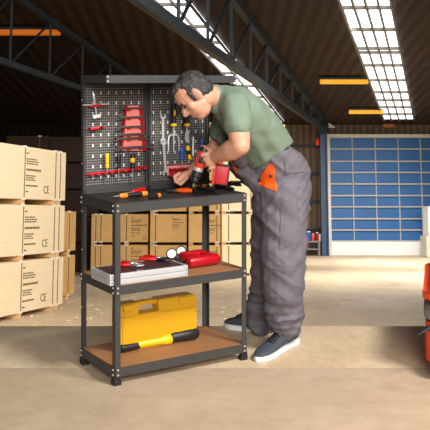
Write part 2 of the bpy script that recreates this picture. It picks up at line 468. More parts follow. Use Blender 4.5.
column(222, 275, FA-.05, 5, 'ply_sunlit', 'crate coloured sunlit cream in the column between bench and man', (.1, .45), None, None, radians(14), 1.35)  # lighter ply colour carries the sunlight on this column
# back left stacks: the shade there is put into their dark brown colour
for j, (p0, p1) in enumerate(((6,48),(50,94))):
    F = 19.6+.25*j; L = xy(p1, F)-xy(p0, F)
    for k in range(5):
        crate('carton coloured shade-dark brown in the %s dark stack at the back left, %s' % (('left','right')[j], ('at its foot','second up','third up','fourth up','at its top')[k]), 'dark cartons at the back left', (xy(p0, F), F), 0, L, 1.0, .575, 'shaded_card', k*.58, (L*.8,), None, None, .03, 'carton')
# boxes at the right edge
c = WF(427, 257.5); 
q = MB(); q.box((.45,.4,.3), (.9,.8,.6), None, .02); o = q.build('pallet_box', 'frame_white', None, MW @ T(Vector((c.x, c.y, 0)))); tag(o, 'lower whitish box by the blue door at the right edge', 'box', 'whitish boxes by the blue door')
q = MB(); q.box((.45,.4,.42), (.84,.74,.84), None, .02); o = q.build('pallet_box', 'door_white', None, MW @ T(Vector((c.x+.05, c.y, .6)))); tag(o, 'upper whitish box stacked by the blue door at the right edge', 'box', 'whitish boxes by the blue door')

# table with cans at the back wall
tx0, tx1, FT = WP(298,250,27.2).x, WP(320.5,250,27.2).x, 27.2
TH = WP(310, 241, FT).z
t = thing('work_table', 'small grey metal table against the back wall by the blue column', 'table', MW @ T(Vector((tx0, FT, 0))))
q = MB(); q.box(((tx1-tx0)/2, .25, TH-.02), (tx1-tx0, .5, .05)); q.build('table_top', 'machine_grey', t)
q = MB(); q.box(((tx1-tx0)/2, .25, TH*.45), (tx1-tx0-.06, .44, .04)); q.build('shelf', 'machine_grey', t)
for sx in (.04, tx1-tx0-.04):
    for sy in (.04, .46):
        q = MB(); q.box((sx, sy, (TH-.045)/2), (.05,.05,TH-.045)); q.build('leg', 'machine_grey', t)
for px, r, h, m, lb in ((301,.05,.22,'white','white'),(308.5,.085,.27,'blue','light blue'),(313,.05,.2,'orange_red','orange'),(317,.06,.24,'red_dark','dark red'),(320,.045,.2,'white','pale')):
    x = WP(px, 240, FT+.2).x
    t = thing('paint_can', '%s can standing on the grey table at the back wall' % lb, 'can', MW @ T(Vector((x, FT+.22, TH+.005))), 'cans on the back table')
    q = MB(); q.lathe([(0,r*.95),(.005,r),(h*.9,r),(h*.92,r*.9)], 16, RY(-pi/2)); q.build('can_body', m, t, None, True)
    q = MB(); q.lathe([(h*.92,r*.88),(h,r*.8),(h+.005,r*.5)], 16, RY(-pi/2)); q.build('lid', 'chrome_light', t, None, True)

# wood chips on the floor
mb = MB(); rr = random.Random(4)
for k in range(110):
    px, py = rr.uniform(20, 250), rr.uniform(284, 324); p = WF(px, py)
    s = rr.uniform(.008,.03); R = Euler((rr.uniform(-.3,.3), rr.uniform(-.3,.3), rr.uniform(0,6))).to_matrix()
    mb.box((p.x, p.y, .008), (s*2, s, .008), R)
o = mb.build('wood_chips', 'chips', None, MW); tag(o, 'scattered pale wood chips on the floor in front of the crates', 'wood chips'); o['kind'] = 'stuff'

# ================================================================== WORKBENCH
UA = atan2(.413, .653); W, D = .772, .402
MBN = T(Vector((-.4854, 4.398, 0))) @ RZ(UA); MBI = MBN.inverted()
U3, V3 = MBN.to_3x3() @ Vector((1,0,0)), MBN.to_3x3() @ Vector((0,1,0))
CAMP = Vector((0,0,CH))
def ray(px, py): return Vector(((px-CX)/FPX, 1, -(py-HZ)/FPX))
VB = D-.014                       # front face of the pegboard
def PB(px, py, v=None):           # bench local point on the pegboard face
    d = MBI.to_3x3() @ ray(px, py); o = MBI @ CAMP; t = ((VB if v is None else v)-o.y)/d.y; return o+d*t
def PT(px, py, z):                # bench local point on a horizontal level
    d = MBI.to_3x3() @ ray(px, py); o = MBI @ CAMP; t = (z-o.z)/d.z; return o+d*t
DZ, SZ, BZ = .887, .484, .086
bench = thing('workbench', 'dark grey steel workbench with two lower shelves and a tall tool pegboard', 'workbench', MBN)
def post(u, v, su, sv, h):
    q = MB(); t = .002; w = .03
    q.box((u+su*w/2, v+sv*t/2, .012+h/2), (w, t, h)); q.box((u+su*t/2, v+sv*w/2, .012+h/2), (t, w, h))
    o = q.build('post', 'steel_dark', bench)
    q = MB(); q.box((u+su*.014, v+sv*.014, .011), (.04,.04,.022), None, .004); q.box((u+su*.012, v+sv*.012, .03), (.032,.032,.03), None, .003); q.build('rubber_foot', 'rubber', o)
    return o
TOPZ = 1.512
post(0,0,1,1,DZ-.014); post(W,0,-1,1,DZ-.014); post(0,D,1,-1,TOPZ-.02); post(W,D,-1,-1,TOPZ-.02)
def beams(z0, z1, v1=None):
    t = .003; h = z1-z0; z = (z0+z1)/2
    for (c, s) in (((W/2, -.0015, z), (W-.004, t, h)), ((W/2, D+.0015, z), (W-.004, t, h)), ((-.0015, D/2, z), (t, D-.004, h)), ((W+.0015, D/2, z), (t, D-.004, h))):
        q = MB(); q.box(c, s); 
        if s[0] > s[1]: q.box((c[0], c[1]+(.009 if c[1] < D/2 else -.009), z1-.0015), (s[0], .018, t))
        else: q.box((c[0]+(.009 if c[0] < W/2 else -.009), c[1], z1-.0015), (.018, s[1], t))
        q.build('beam', 'steel_dark', bench)
for z0, z1 in ((DZ-.05, DZ-.004), (SZ-.046, SZ-.002), (BZ-.046, BZ-.002)): beams(z0, z1)
q = MB(); q.box((W/2, D/2, DZ-.006), (W-.008, D-.008, .012), None, .002); q.build('desktop', 'desk_black', bench)
for z in (SZ, BZ):
    q = MB(); q.box((W/2, D/2, z-.004), (W-.01, D-.01, .008)); q.build('shelf_board', 'board', bench)
def bolt(M, a, r): 
    q = MB(); q.lathe([(-a,r*.65),(-a*.3,r),(.003,r)], 10, M); q.build('bolt', 'bolt', bench)
for zc in (DZ-.027, SZ-.024, BZ-.024):
    for dz in (-.0125, .0125):
        for u in (.014, W-.014): bolt(T(Vector((u, -.004, zc+dz))) @ RZ(pi/2), .0035, .0055)
        for v in (.014, D-.012): bolt(T(Vector((-.004, v, zc+dz))), .0035, .0055)
for zz in (1.38, 1.05, .8, .6, .3): bolt(T(Vector((-.002, D-.012, zz))), .002, .004)
# top frame, cantilevered forward from the back posts
TD, TZ0, TZ1 = .305, 1.470, 1.509
for c, s in (((W/2, D-TD, (TZ0+TZ1)/2), (W, .003, TZ1-TZ0)), ((W/2, D, (TZ0+TZ1)/2), (W, .003, TZ1-TZ0)), ((0, D-TD/2, (TZ0+TZ1)/2), (.003, TD, TZ1-TZ0)), ((W, D-TD/2, (TZ0+TZ1)/2), (.003, TD, TZ1-TZ0))):
    q = MB(); q.box(c, s); q.build('top_beam', 'steel_dark', bench)
q = MB(); q.box((W/2, D-TD/2, TZ1-.004), (W-.006, TD-.006, .006)); q.build('top_shelf', 'steel_dark', bench)
for u in (.006, W-.008):
    for dz in (-.011, .011): bolt(T(Vector((u, D-TD-.003, (TZ0+TZ1)/2+dz))) @ RZ(pi/2), .004, .0062)
# perforated panels: the perforation is a pattern of the panel material
def peg_mat():
    m = bpy.data.materials.new('pegboard'); m.use_nodes = True; nt = m.node_tree; N, L = nt.nodes, nt.links; b = N['Principled BSDF']
    tc = N.new('ShaderNodeTexCoord'); s = N.new('ShaderNodeSeparateXYZ'); L.new(tc.outputs['Object'], s.inputs[0])
    def M(op, a, v=None, c=None):
        n = N.new('ShaderNodeMath'); n.operation = op
        for i, z in enumerate((a, v, c)):
            if z is None: continue
            if isinstance(z, (int, float)): n.inputs[i].default_value = z
            else: L.new(z, n.inputs[i])
        return n.outputs[0]
    def cell(o, per, off): return M('ABSOLUTE', M('SUBTRACT', M('FRACT', M('DIVIDE', M('ADD', o, off), per)), .5))
    x, z = s.outputs['X'], s.outputs['Z']
    def dots(px, pz, rx, rz, ox=0., oz=0.):
        a = M('LESS_THAN', cell(x, px, ox), rx/px); c = M('LESS_THAN', cell(z, pz, oz), rz/pz); return M('MULTIPLY', a, c)
    sl = dots(.045, .0556, .0034, .0085, .006, .0)
    dt = dots(.01125, .0139, .0023, .0026, .0, .0)
    f = M('MAXIMUM', sl, M('MULTIPLY', dt, .42))
    # margin without holes
    mg = None
    for o, lo, hi in ((x, .022, W/2-.026), (z, DZ+.045, 1.452)):
        o2 = M('MODULO', o, W/2) if o is x else o
        k = M('MULTIPLY', M('GREATER_THAN', o2, lo), M('LESS_THAN', o2, hi)); mg = k if mg is None else M('MULTIPLY', mg, k)
    f = M('MULTIPLY', f, mg)
    mx = N.new('ShaderNodeMix'); mx.data_type = 'RGBA'; L.new(f, mx.inputs[0]); mx.inputs[6].default_value = (*lin((62,60,58)),1); mx.inputs[7].default_value = (*lin((232,230,226)),1)
    L.new(mx.outputs[2], b.inputs['Base Color']); b.inputs['Roughness'].default_value = .55; b.inputs['Metallic'].default_value = .1
    MATS['pegboard'] = m
peg_mat()
for k in range(2):
    q = MB(); u0, u1 = k*W/2+.003, (k+1)*W/2-.003
    q.box(((u0+u1)/2, VB+.004, (DZ+TZ0)/2), (u1-u0, .008, TZ0-DZ-.004)); o = q.build('pegboard_panel', 'pegboard', bench)
    q = MB()
    for c, s in (((u0+.006, VB-.004, (DZ+TZ0)/2), (.012,.008,TZ0-DZ-.006)), ((u1-.006, VB-.004, (DZ+TZ0)/2), (.012,.008,TZ0-DZ-.006)), (((u0+u1)/2, VB-.004, TZ0-.012), (u1-u0,.008,.016)), (((u0+u1)/2, VB-.004, DZ+.012), (u1-u0,.008,.02))): q.box(c, s)
    q.build('panel_rim', 'steel_dark', o)

# ================================================================== TOOLS
HANG = Matrix(((0,1,0,0),(0,0,-1,0),(-1,0,0,0),(0,0,0,1)))   # local x -> down, y -> along the board, z -> out of the board
def hang(px, py, out=.0, tilt=0.): # frame on the board; local x runs down (tilted by tilt)
    p = PB(px, py); return MBN @ T(Vector((p.x, VB-out, p.z))) @ HANG @ RZ(tilt)
def blen(px0, py0, px1, py1): return (PB(px0,py0)-PB(px1,py1)).length
def btilt(px0, py0, px1, py1):
    a, b = PB(px0,py0), PB(px1,py1); return atan2(b.x-a.x, -(b.z-a.z))
def screwdriver(label, M, hl, hr, sl, sr, mh, mc=None, name='screwdriver', group=None, shaft='chrome', blade=True, mcap=None):
    t = thing(name, label, 'screwdriver', M, group)
    q = MB(); q.lathe([(0,hr*.55),(hl*.03,hr*.85),(hl*.12,hr),(hl*.55,hr*.92),(hl*.72,hr*.72),(hl*.82,hr*.9),(hl*.95,hr*.8),(hl,hr*.45)], 12); q.build('handle', mh, t, None, True)
    if mc:
        for k in range(6):
            pass
        q = MB(); q.lathe([(hl*.3,hr*1.0),(hl*.33,hr*1.07),(hl*.56,hr*1.0),(hl*.6,hr*.9)], 12); q.build('grip_band', mc, t, None, True)
    if mcap:
        q = MB(); q.lathe([(-hl*.02,hr*.4),(0,hr*.8),(hl*.1,hr*1.04),(hl*.13,hr*.98)], 12); q.build('end_cap', mcap, t, None, True)
    q = MB(); q.lathe([(hl*.9,sr),(hl+sl*.9,sr),(hl+sl,sr*.7)], 10)
    if blade: q.box((hl+sl*.97,0,0), (sl*.1, sr*2.6, sr*.7))
    q.build('shaft', shaft, t, None, True)
    return t
def wrench_mesh(L, w, t, two_open=False):
    """combination wrench lying in local XY, x = length; ring at 0, open jaw at L"""
    q = MB(); q.box((L/2, 0, t/2), (L-w*2.4, w*.8, t*.8), None, t*.2)
    def jaw(cx, d):
        R, r = w*1.05, w*.55; pts = []
        for k in range(13):
            a = radians(40+ (280)*k/12); pts.append((cx+d*R*cos(a), R*sin(a)))
        for k in range(7):
            a = radians(300-240*k/6); pts.append((cx+d*(r*cos(a)), r*sin(a)))
        q.prism(pts, t)
    jaw(L-w*1.0, 1)
    if two_open: jaw(w*1.0, -1)
    else:
        R, r, n = w*.95, w*.5, 18; vs = []
        for k in range(n):
            a = 2*pi*k/n; vs.append([q.bm.verts.new((w+rr*cos(a), rr*sin(a), z)) for rr, z in ((R,0),(R,t),(r,t),(r,0))])
        for k in range(n):
            A, B = vs[k], vs[(k+1)%n]
            for j in range(4): q.bm.faces.new((A[j], A[(j+1)%4], B[(j+1)%4], B[j]))
    return q
# -- wrench rack on the left panel
pa, pb, pc, pd = PB(124.5,105.5), PB(140,105.5), PB(144,150.5), PB(119.5,150.5)
o0 = PB(132,128); rack = thing('wrench_rack', 'red and pink tapered plastic wrench rack in the middle of the left pegboard', 'tool rack', MBN @ T(Vector((o0.x, VB, o0.z))))
loc = lambda p: (p.x-o0.x, p.z-o0.z)
q = MB(); q.prism([loc(pa),loc(pb),loc(pc),loc(pd)], .016, RX(pi/2)); q.build('rack_face', 'pink', rack)
for (a, b, wd) in ((pb, pc, .016), (pa, pd, .006)):
    q = MB(); (x0,z0),(x1,z1) = loc(a), loc(b); s = -1 if a is pb else 1
    q.prism([(x0+.004*-s,z0),(x0+s*wd,z0),(x1+s*wd,z1),(x1+.004*-s,z1)], .026, RX(pi/2)); q.build('side_rail', 'red_dark', rack)
WY = [(108,116,141,7),(117,115,143,8),(126.5,114,142,8),(134,112,145,9),(138,111,148,9),(147,112,152,10)]
desc = ['topmost', 'second from the top', 'third from the top', 'fourth from the top', 'fifth from the top', 'lowest and longest']
for i, (y, x0, x1, w) in enumerate(WY):
    a, b = PB(x0, y), PB(x1, y); L = abs(b.x-a.x); a.z = b.z = PB((x0+x1)/2, y).z
    q = wrench_mesh(L, .0115+.001*i, .007, True)
    M = MBN @ T(Vector((a.x, VB-.028, a.z))) @ RX(pi/2)
    o = q.build('wrench', 'dark_chrome', None, M); tag(o, 'dark steel double-ended wrench, %s on the red rack' % desc[i], 'wrench', 'wrenches on the red rack')
    q = MB(); xx, zz = loc(a)
    q.box(((pb.x+pc.x)/2-o0.x-.02, -.021, zz-.011), (.02,.014,.006)); q.box(((pa.x+pd.x)/2-o0.x+.03, -.021, zz-.011), (.02,.014,.006)); q.build('clip', 'red', rack)
# -- two small red clip holders with a hammer at the left edge
for k, (y, x0, x1, lb) in enumerate(((105.5, 88, 97, 'upper small red tool clip at the left edge of the pegboard'), (128, 88, 97, 'lower small red tool clip at the left edge of the pegboard'))):
    p = PB(92.5, y); t = thing('tool_clip', lb, 'tool holder', MBN @ T(Vector((p.x, VB, p.z))), 'small red tool clips')
    q = MB(); q.box((0,-.02,0), (.055,.04,.014), Euler((0,-.12,0)).to_matrix(), .004); q.build('clip_body', 'red', t)
    q = MB(); q.box((.052,-.018,.004), (.018,.034,.014), None, .003); q.build('clip_end', 'red_dark', t)
    q = MB(); q.tube([(-.07,-.034,.004),(.08 if k == 0 else .05,-.034,.008)], .0038 if k == 0 else .0025); q.build('hook_rod', 'chrome_light' if k == 0 else 'dark_chrome', t, None, True)
Lh = blen(91,93,95,120); t = thing('ball_hammer', 'small silver hammer hanging head down through the upper red clip', 'hammer', hang(91, 93, .03, btilt(91,93,94.5,118)))
q = MB(); q.lathe([(0,.004),(.01,.007),(.03,.0065),(.05,.0045),(Lh*.85,.004)], 10); q.build('handle', 'chrome_light', t, None, True)
q = MB(); q.lathe([(-.022,.009),(-.018,.012),(-.006,.011),(.004,.008),(.012,.012),(.02,.009)], 12, T(Vector((Lh*.86,0,0))) @ RZ(pi/2)); q.build('head', 'white', t, None, True)
# -- screwdriver rail on the left panel
a, b = PB(86,174.5), PB(146,167); zc = (a.z+b.z)/2; p0 = Vector((a.x, VB, a.z))
t = thing('screwdriver_rail', 'long red slotted rail holding three screwdrivers on the left pegboard', 'tool rack', MBN @ T(p0))
Lr = b.x-a.x; dz = b.z-a.z
q = MB(); q.box((Lr/2,-.006,dz/2), (math.hypot(Lr,dz), .012, .012), Euler((0,-atan2(dz,Lr),0)).to_matrix(), .002); q.build('rail', 'red', t)
for k in range(9):
    f = (k+.5)/9; q = MB(); r = .014
    q.tube([(Lr*f+r*cos(2*pi*j/12), -.026+r*sin(2*pi*j/12)*1.0, dz*f-.003) for j in range(12)], .0045, 8, True); q.build('ring', 'red' if k % 2 else 'red_dark', t, None, True)
rail_z = lambda px: PB(px, 174.5+(px-86)*(-7.5/60))
for px, y0, y1, ys, hr, mh, mc, lb in ((105,153,168,180,.0115,'yellow',None,'yellow-handled screwdriver hanging in the red rail'), (116.5,154,168,180,.0125,'black',None,'all-black-handled screwdriver hanging in the red rail'), (130.5,153,168,181,.014,'black','yellow','black and yellow screwdriver hanging at the right of the red rail')):
    screwdriver(lb, hang(px, y0, .026), blen(px,y0,px,y1), hr, blen(px,y1,px,ys), .004, mh, mc, group='screwdrivers in the red rail')
# -- right panel: silver wrenches, hand fork, trowel, drivers
for px0, y0, px1, y1, w, lb in ((161.5,143.5,161.5,113,.017,'upper silver combination wrench hanging on the right pegboard'), (161,139,163.5,176,.0175,'lower silver combination wrench hanging beside the red tray')):
    q = wrench_mesh(blen(px0,y0,px1,y1), w, .008); M = hang(px0, y0, .012 if y1 < y0 else .022, btilt(px0,y0,px1,y1))
    o = q.build('combination_wrench', 'chrome_light', None, M); tag(o, lb, 'wrench', 'silver wrenches on the right pegboard')
def garden_tool(px, y0, y1, y2, fork, lb, name):
    L1, L2 = blen(px,y0,px,y1), blen(px,y1,px,y2)
    t = thing(name, lb, 'hand tool', hang(px, y0, .026))
    q = MB(); q.lathe([(0,.006),(.008,.012),(L1*.25,.0155),(L1*.55,.0135),(L1*.8,.015),(L1*.94,.0155)], 14); q.build('handle', 'black', t, None, True)
    q = MB(); q.ell((L1*.4,0,.009), (L1*.2,0,0), (0,.007,0), (0,0,.008)); q.build('grip_inlay', 'yellow', t, None, True)
    q = MB(); q.lathe([(L1*.88,.0155),(L1*.92,.018),(L1,.0165),(L1*1.03,.008)], 14); q.build('collar', 'yellow', t, None, True)
    q = MB()
    q.tube([(L1,0,0),(L1+L2*.4,0,0)], .0045)
    if fork:
        s = L1+L2*.38; e = L1+L2
        q.tube([(s,0,0),(e,0,.002)], [.005,.003])
        for sg in (-1,1): q.tube([(s,0,0),(s-.006,sg*.016,0),(s+.002,sg*.028,0),(s+.02,sg*.033,0),(e,sg*.034,.002)], [.005,.005,.005,.0045,.003])
    else:
        s = L1+L2*.3; e = L1+L2
        q.prism([(s,-.007),(s+.015,-.013),(e-.03,-.016),(e-.012,-.011),(e,0),(e-.012,.011),(e-.03,.016),(s+.015,.013),(s,.007)], .003)
        q.tube([(s+.005,0,.004),(e-.02,0,.004)], .003)
    q.build('tines' if fork else 'blade', 'chrome_light', t, None, True)
garden_tool(171.3, 103, 126, 151, True, 'three-tined hand fork with black and yellow handle on the right pegboard', 'hand_fork')
garden_tool(184.5, 103, 126, 143, False, 'hand trowel with black and yellow handle hanging in front of the man\'s face', 'hand_trowel')
a, b = PB(166,168), PB(193,168)
t = thing('tool_tray', 'wide red plastic tool tray at the bottom of the right pegboard', 'tool rack', MBN @ T(Vector((a.x, VB, PB(180,174).z))))
q = MB(); q.box(((b.x-a.x)/2,-.03,.0), (b.x-a.x,.06,.014), None, .003); q.box(((b.x-a.x)/2,-.057,.01), (b.x-a.x,.006,.022), None, .002); q.build('tray', 'red', t)
q = MB(); q.box(((b.x-a.x)/2,-.004,.028), (b.x-a.x,.008,.042)); q.build('tray_back', 'pink', t)
for k in range(6):
    q = MB(); q.box(((b.x-a.x)*(k+.5)/6,-.03,.022), (.004,.05,.03)); q.build('divider', 'red_dark', t)
screwdriver('blue-handled screwdriver standing in the red tray', hang(179.3, 147, .03), blen(179,147,179,160), .0115, blen(179,160,179,170), .0035, 'blue')
screwdriver('slanted yellow and black screwdriver right of the blue one', hang(184.8, 145.5, .03, btilt(184.8,145.5,187.5,160)), blen(185,146,187,160), .0115, blen(187,160,188,170), .0035, 'yellow', 'black')
t = thing('cold_chisel', 'plain silver chisel hanging beside the drill', 'chisel', hang(191, 136, .022))
Lk = blen(191,136,191,160); q = MB(); q.lathe([(0,.006),(.004,.0085),(.02,.0085),(.03,.0065),(Lk*.8,.0065)], 8); q.build('shank', 'chrome_light', t)
q = MB(); q.prism([(Lk*.78,-.006),(Lk*.9,-.009),(Lk,-.009),(Lk,.009),(Lk*.9,.009),(Lk*.78,.006)], .006, T(Vector((0,0,-.003)))); q.build('edge', 'chrome', t)
screwdriver('stubby screwdriver with a bright blue handle just above the drill', hang(199.2, 139.5, .03), blen(199,139.5,199,148), .013, .05, .004, 'blue')

# -- tools lying on the desktop
def lay(px, py, z, ang=0, up=0): p = PT(px, py, z); return MBN @ T(Vector((p.x, p.y, z+up))) @ RZ(ang)
def lang(px0, py0, px1, py1, z): a, b = PT(px0,py0,z), PT(px1,py1,z); return atan2(b.y-a.y, b.x-a.x), (b-a).length
def pliers(label, px0, py0, px1, py1, z, mh, mj='dark_chrome', mt=None, wid=1., name='pliers', group=None):
    an, L = lang(px0,py0,px1,py1,z); t = thing(name, label, 'pliers', lay(px0,py0,z,an,.012), group)
    hl = L*.6
    for s in (-1,1):
        q = MB(); q.tube([(0,s*.026*wid,0),(hl*.3,s*.03*wid,0),(hl*.65,s*.022*wid,0),(hl*.9,s*.009,0),(hl,s*.006,0)], [.0085,.0105,.0105,.009,.006], 10); o = q.build('handle', mh, t, None, True)
        if mt:
            q = MB(); q.tube([(-.003,s*.026*wid,0),(.034,s*.029*wid,0)], [.0105,.0128], 10); q.build('grip_tip', mt, o, None, True)
    q = MB(); q.lathe([(-.009,.011),(.009,.011)], 14, T(Vector((hl+.008,0,0))) @ RY(pi/2)); q.build('pivot', mj, t, None, True)
    q = MB()
    for s in (-1,1): q.prism([(hl,s*.001),(hl,s*.012),(hl+L*.12,s*.013),(L,s*.004),(L,s*.0007)], .012, T(Vector((0,0,-.006))))
    q.build('jaws', mj, t); return t
an, L = lang(144.5,191.8,128,195.5,DZ)
screwdriver('red-handled screwdriver lying on the left of the desktop', lay(144.5,191.8,DZ,an,.014), L*.75, .0135, L*.35, .004, 'red')
an, L = lang(147,196,113,199.5,DZ)
t = thing('hand_tool', 'slim pointed black tool with two orange rings on the front left of the desktop', 'hand tool', lay(147,196,DZ,an,.014))
q = MB(); q.lathe([(0,.006),(.003,.012),(.028,.0135),(.034,.011)], 14); q.build('end_cap', 'orange', t, None, True)
q = MB(); q.lathe([(.03,.0105),(L*.35,.0115),(L*.62,.0105)], 14); q.build('handle', 'black', t, None, True)
q = MB(); q.lathe([(L*.6,.0115),(L*.64,.0135),(L*.78,.0125),(L*.82,.009)], 14); q.build('front_grip', 'orange', t, None, True)
q = MB(); q.lathe([(L*.8,.0055),(L*.9,.004),(L,.0015)], 12); q.build('point', 'dark_chrome', t, None, True)
an, L = lang(160,197.5,149,199.5,DZ)
t = thing('utility_knife', 'short black cutter with an orange end lying on the front of the desktop', 'knife', lay(160,197.5,DZ,an,.012))
q = MB(); q.lathe([(0,.008),(.004,.011),(.022,.0115),(.026,.010)], 12); q.build('end_cap', 'orange', t, None, True)
q = MB(); q.lathe([(.024,.0105),(L*.8,.0095),(L,.006)], 12); q.build('handle', 'black', t, None, True)
pliers('orange-gripped pliers lying under the worker\'s fist on the desktop', 192,192.5,166,192.5,DZ,'orange_red','steel_black',None,.75)
pliers('black pliers with yellow tips lying left of centre below the drill chuck', 199,188.5,216,193,DZ,'black','steel_black','yellow',1.0, group='black pliers below the drill')
pliers('black pliers with yellow tips lying below the drill battery', 219,187,234,191.5,DZ,'black','steel_black','yellow',1.1, group='black pliers below the drill')
an, L = lang(232,187,246,190.5,DZ)
pliers('small black pliers with yellow tips at the right end of the desktop', 228,184.8,241,187.5,DZ,'black','steel_black','yellow',.8, group='black pliers below the drill')

# -- middle shelf: two flat aluminium cases with clamps on top, red tool with dials
a, b, c = PT(108.5,287,SZ), PT(184.5,275.5,SZ), PT(93,275,SZ)
sx = b.x-a.x; CH2 = .026
a = Vector((a.x+.012, min(a.y,b.y)+.01, SZ)); sy = .215
for k, lb in enumerate(('lower of the two flat aluminium frames stacked on the middle shelf', 'upper flat aluminium frame with dark brown board top on the middle shelf')):
    t = thing('aluminium_case', lb, 'case', MBN @ T(Vector((a.x, a.y, SZ+k*(CH2+.002)))) , 'flat aluminium cases')
    q = MB()
    for cc, ss in (((sx/2,.007,CH2/2),(sx,.014,CH2)), ((sx/2,sy-.007,CH2/2),(sx,.014,CH2)), ((.007,sy/2,CH2/2),(.014,sy-.03,CH2)), ((sx-.007,sy/2,CH2/2),(.014,sy-.03,CH2))): q.box(cc, ss, None, .002)
    q.box((sx/2,.0,CH2*.5),(sx*.99,.004,.003))
    q.build('frame', 'aluminium', t)
    q = MB(); q.box((sx/2,sy/2,CH2/2+.001), (sx-.026,sy-.026,CH2-.001)); q.build('board_panel', 'film_brown', t)
    q = MB()
    for dx in (.012, sx-.012): q.lathe([(-.002,.003),(.003,.0045)], 8, T(Vector((dx,-.001,CH2/2))) @ RZ(pi/2))
    q.build('screws', 'dark_chrome', t)
CT = SZ+2*CH2+.003
def clamp(label, px0, py0, px1, py1, mj):
    an, L = lang(px0,py0,px1,py1,CT); t = thing('hand_clamp', label, 'clamp', lay(px0,py0,CT,an,.011), 'clamps on the aluminium frame')
    for s in (-1,1):
        q = MB(); q.tube([(0,s*.03,0),(L*.2,s*.028,0),(L*.42,s*.014,0),(L*.52,s*.007,0)], [.009,.011,.0105,.008], 10); q.build('handle', 'red', t, None, True)
    q = MB(); q.lathe([(-.01,.012),(.01,.012)], 12, T(Vector((L*.55,0,0))) @ RY(pi/2))
    for s in (-1,1): q.tube([(L*.5,s*.004,0),(L*.68,s*.02,0),(L*.85,s*.022,0),(L,s*.005,0)], [.008,.008,.007,.005], 8)
    q.build('jaws', mj, t, None, True)
    q = MB(); q.tube([(L*.55+.016*cos(k*.7),.016*sin(k*.7),-.005+.0009*k) for k in range(19)], .0022, 6); q.build('spring', 'chrome', t, None, True)
clamp('red-handled clamp with silver jaws on the left of the aluminium frame', 119, 265.5, 143, 267.5, 'chrome')
clamp('red-handled clamp with black jaws at the back of the aluminium frame', 142, 259.5, 172, 262, 'black')
ra, rb = PT(186.5,268.5,SZ), PT(217,264,SZ); L = (rb-ra).length; an = atan2(rb.y-ra.y, rb.x-ra.x)
t = thing('grip_tool', 'red grip tool with two round white black-rimmed discs on the middle shelf', 'hand tool', MBN @ T(Vector((ra.x, ra.y-.012, SZ+.001))) @ RZ(an))
q = MB(); q.lathe([(0,.018),(.006,.027),(.02,.031),(L-.02,.031),(L-.006,.027),(L,.018)], 20, T(Vector((0,0,.032)))); q.build('barrel', 'red_body', t, None, True)
q = MB(); q.box((.035,.06,.048), (.045,.09,.036), Euler((.08,0,.18)).to_matrix(), .012); q.box((L-.04,.06,.046), (.045,.09,.034), Euler((.08,0,.1)).to_matrix(), .012); q.box((L*.5-.004,.1,.05), (L-.05,.04,.04), None, .014)
q.build('handle_bridge', 'red_body', t, None, True)
for w, r in ((Vector((-.035,.1,.066)),.03),(Vector((.062,.155,.062)),.029)):
    tilt = T(w) @ RZ(-an-UA) @ RZ(radians(-8)) @ RX(radians(-25)) @ RZ(pi/2)
    q = MB(); q.lathe([(-.008,r*.9),(-.006,r),(.012,r),(.014,r*.85)], 24, tilt); o = q.build('disc_rim', 'black', t, None, True)
    q = MB(); q.lathe([(-.0095,r*.76),(-.007,r*.8),(0,r*.8)], 24, tilt); q.build('disc_face', 'white', o, None, True)
    q = MB(); q.tube([w+Vector((0,.012,-.006)), Vector((w.x*.7+.015, w.y-.02, .04)), Vector((.04,.11,.042))], .011, 10); q.build('arm', 'black', t, None, True)

# -- bottom shelf: yellow case and grease gun
a, b = PT(119,345.5,BZ), PT(196.5,331,BZ); cl = PB(118, 340, a.y)
L = b.x-a.x; vv = .20; a2 = PB(118.5, 340, vv); b2 = PB(197, 330, vv); L = b2.x-a2.x
Hc = PB(160, 299.5, vv).z-BZ; zt = Hc
t = thing('tool_case', 'large yellow plastic tool case standing on the bottom shelf', 'case', MBN @ T(Vector((a2.x, vv, BZ+.001))))
def rrect(x0, z0, x1, z1, r, n=5):
    pts = []
    for cx, cz, a0 in ((x1-r,z1-r,0),(x0+r,z1-r,90),(x0+r,z0+r,180),(x1-r,z0+r,270)):
        for k in range(n+1): aa = radians(a0+90*k/n); pts.append((cx+r*cos(aa), cz+r*sin(aa)))
    return pts
hx0, hx1 = PB(139,305,vv).x-a2.x, PB(159,305,vv).x-a2.x
# body shell with handle opening: outline split around the hole
hz0, hz1 = Hc-.062, Hc-.03
q = MB()
YC = .08
q.prism(rrect(0,0,L,hz0,.012), YC, RX(pi/2) @ T(Vector((0,0,-YC))), .004)
q.prism([(0,hz0-.012),(hx0-.004,hz0-.012),(hx0-.002,hz0),(hx0+.004,Hc-.012),(hx0,Hc),(.02,Hc),(0,Hc-.02)], YC, RX(pi/2) @ T(Vector((0,0,-YC))), .004)
q.prism([(hx1+.004,hz0-.012),(L,hz0-.012),(L,Hc-.02),(L-.02,Hc),(hx1,Hc),(hx1-.004,Hc-.012),(hx1+.002,hz0)], YC, RX(pi/2) @ T(Vector((0,0,-YC))), .004)
q.build('case_shell', 'yellow_case', t, None, True)
q = MB(); q.box(((hx0+hx1)/2, .04, Hc-.014), (hx1-hx0+.03, .035, .026), None, .008); q.build('handle', 'yellow_case', t, None, True)
q = MB(); q.prism(rrect(.02,.018,L-.02,hz0-.02,.012), .004, RX(pi/2) @ T(Vector((0,0,-.001))), .0015); q.build('embossed_panel', 'yellow_case', t)
for x in (.05, L-.09):
    q = MB(); q.box((x,-.006,Hc-.02), (.05,.014,.032), None, .004); q.build('latch', 'yellow_case', t)
q = MB(); q.box((L/2,YC/2,Hc*.0+.0), (L*.9,.01,.004)); q.box((L/2, YC+.002, hz0*.5), (L*.9,.006,hz0*.8), None, .002); q.build('back_cover', 'yellow_case', t)
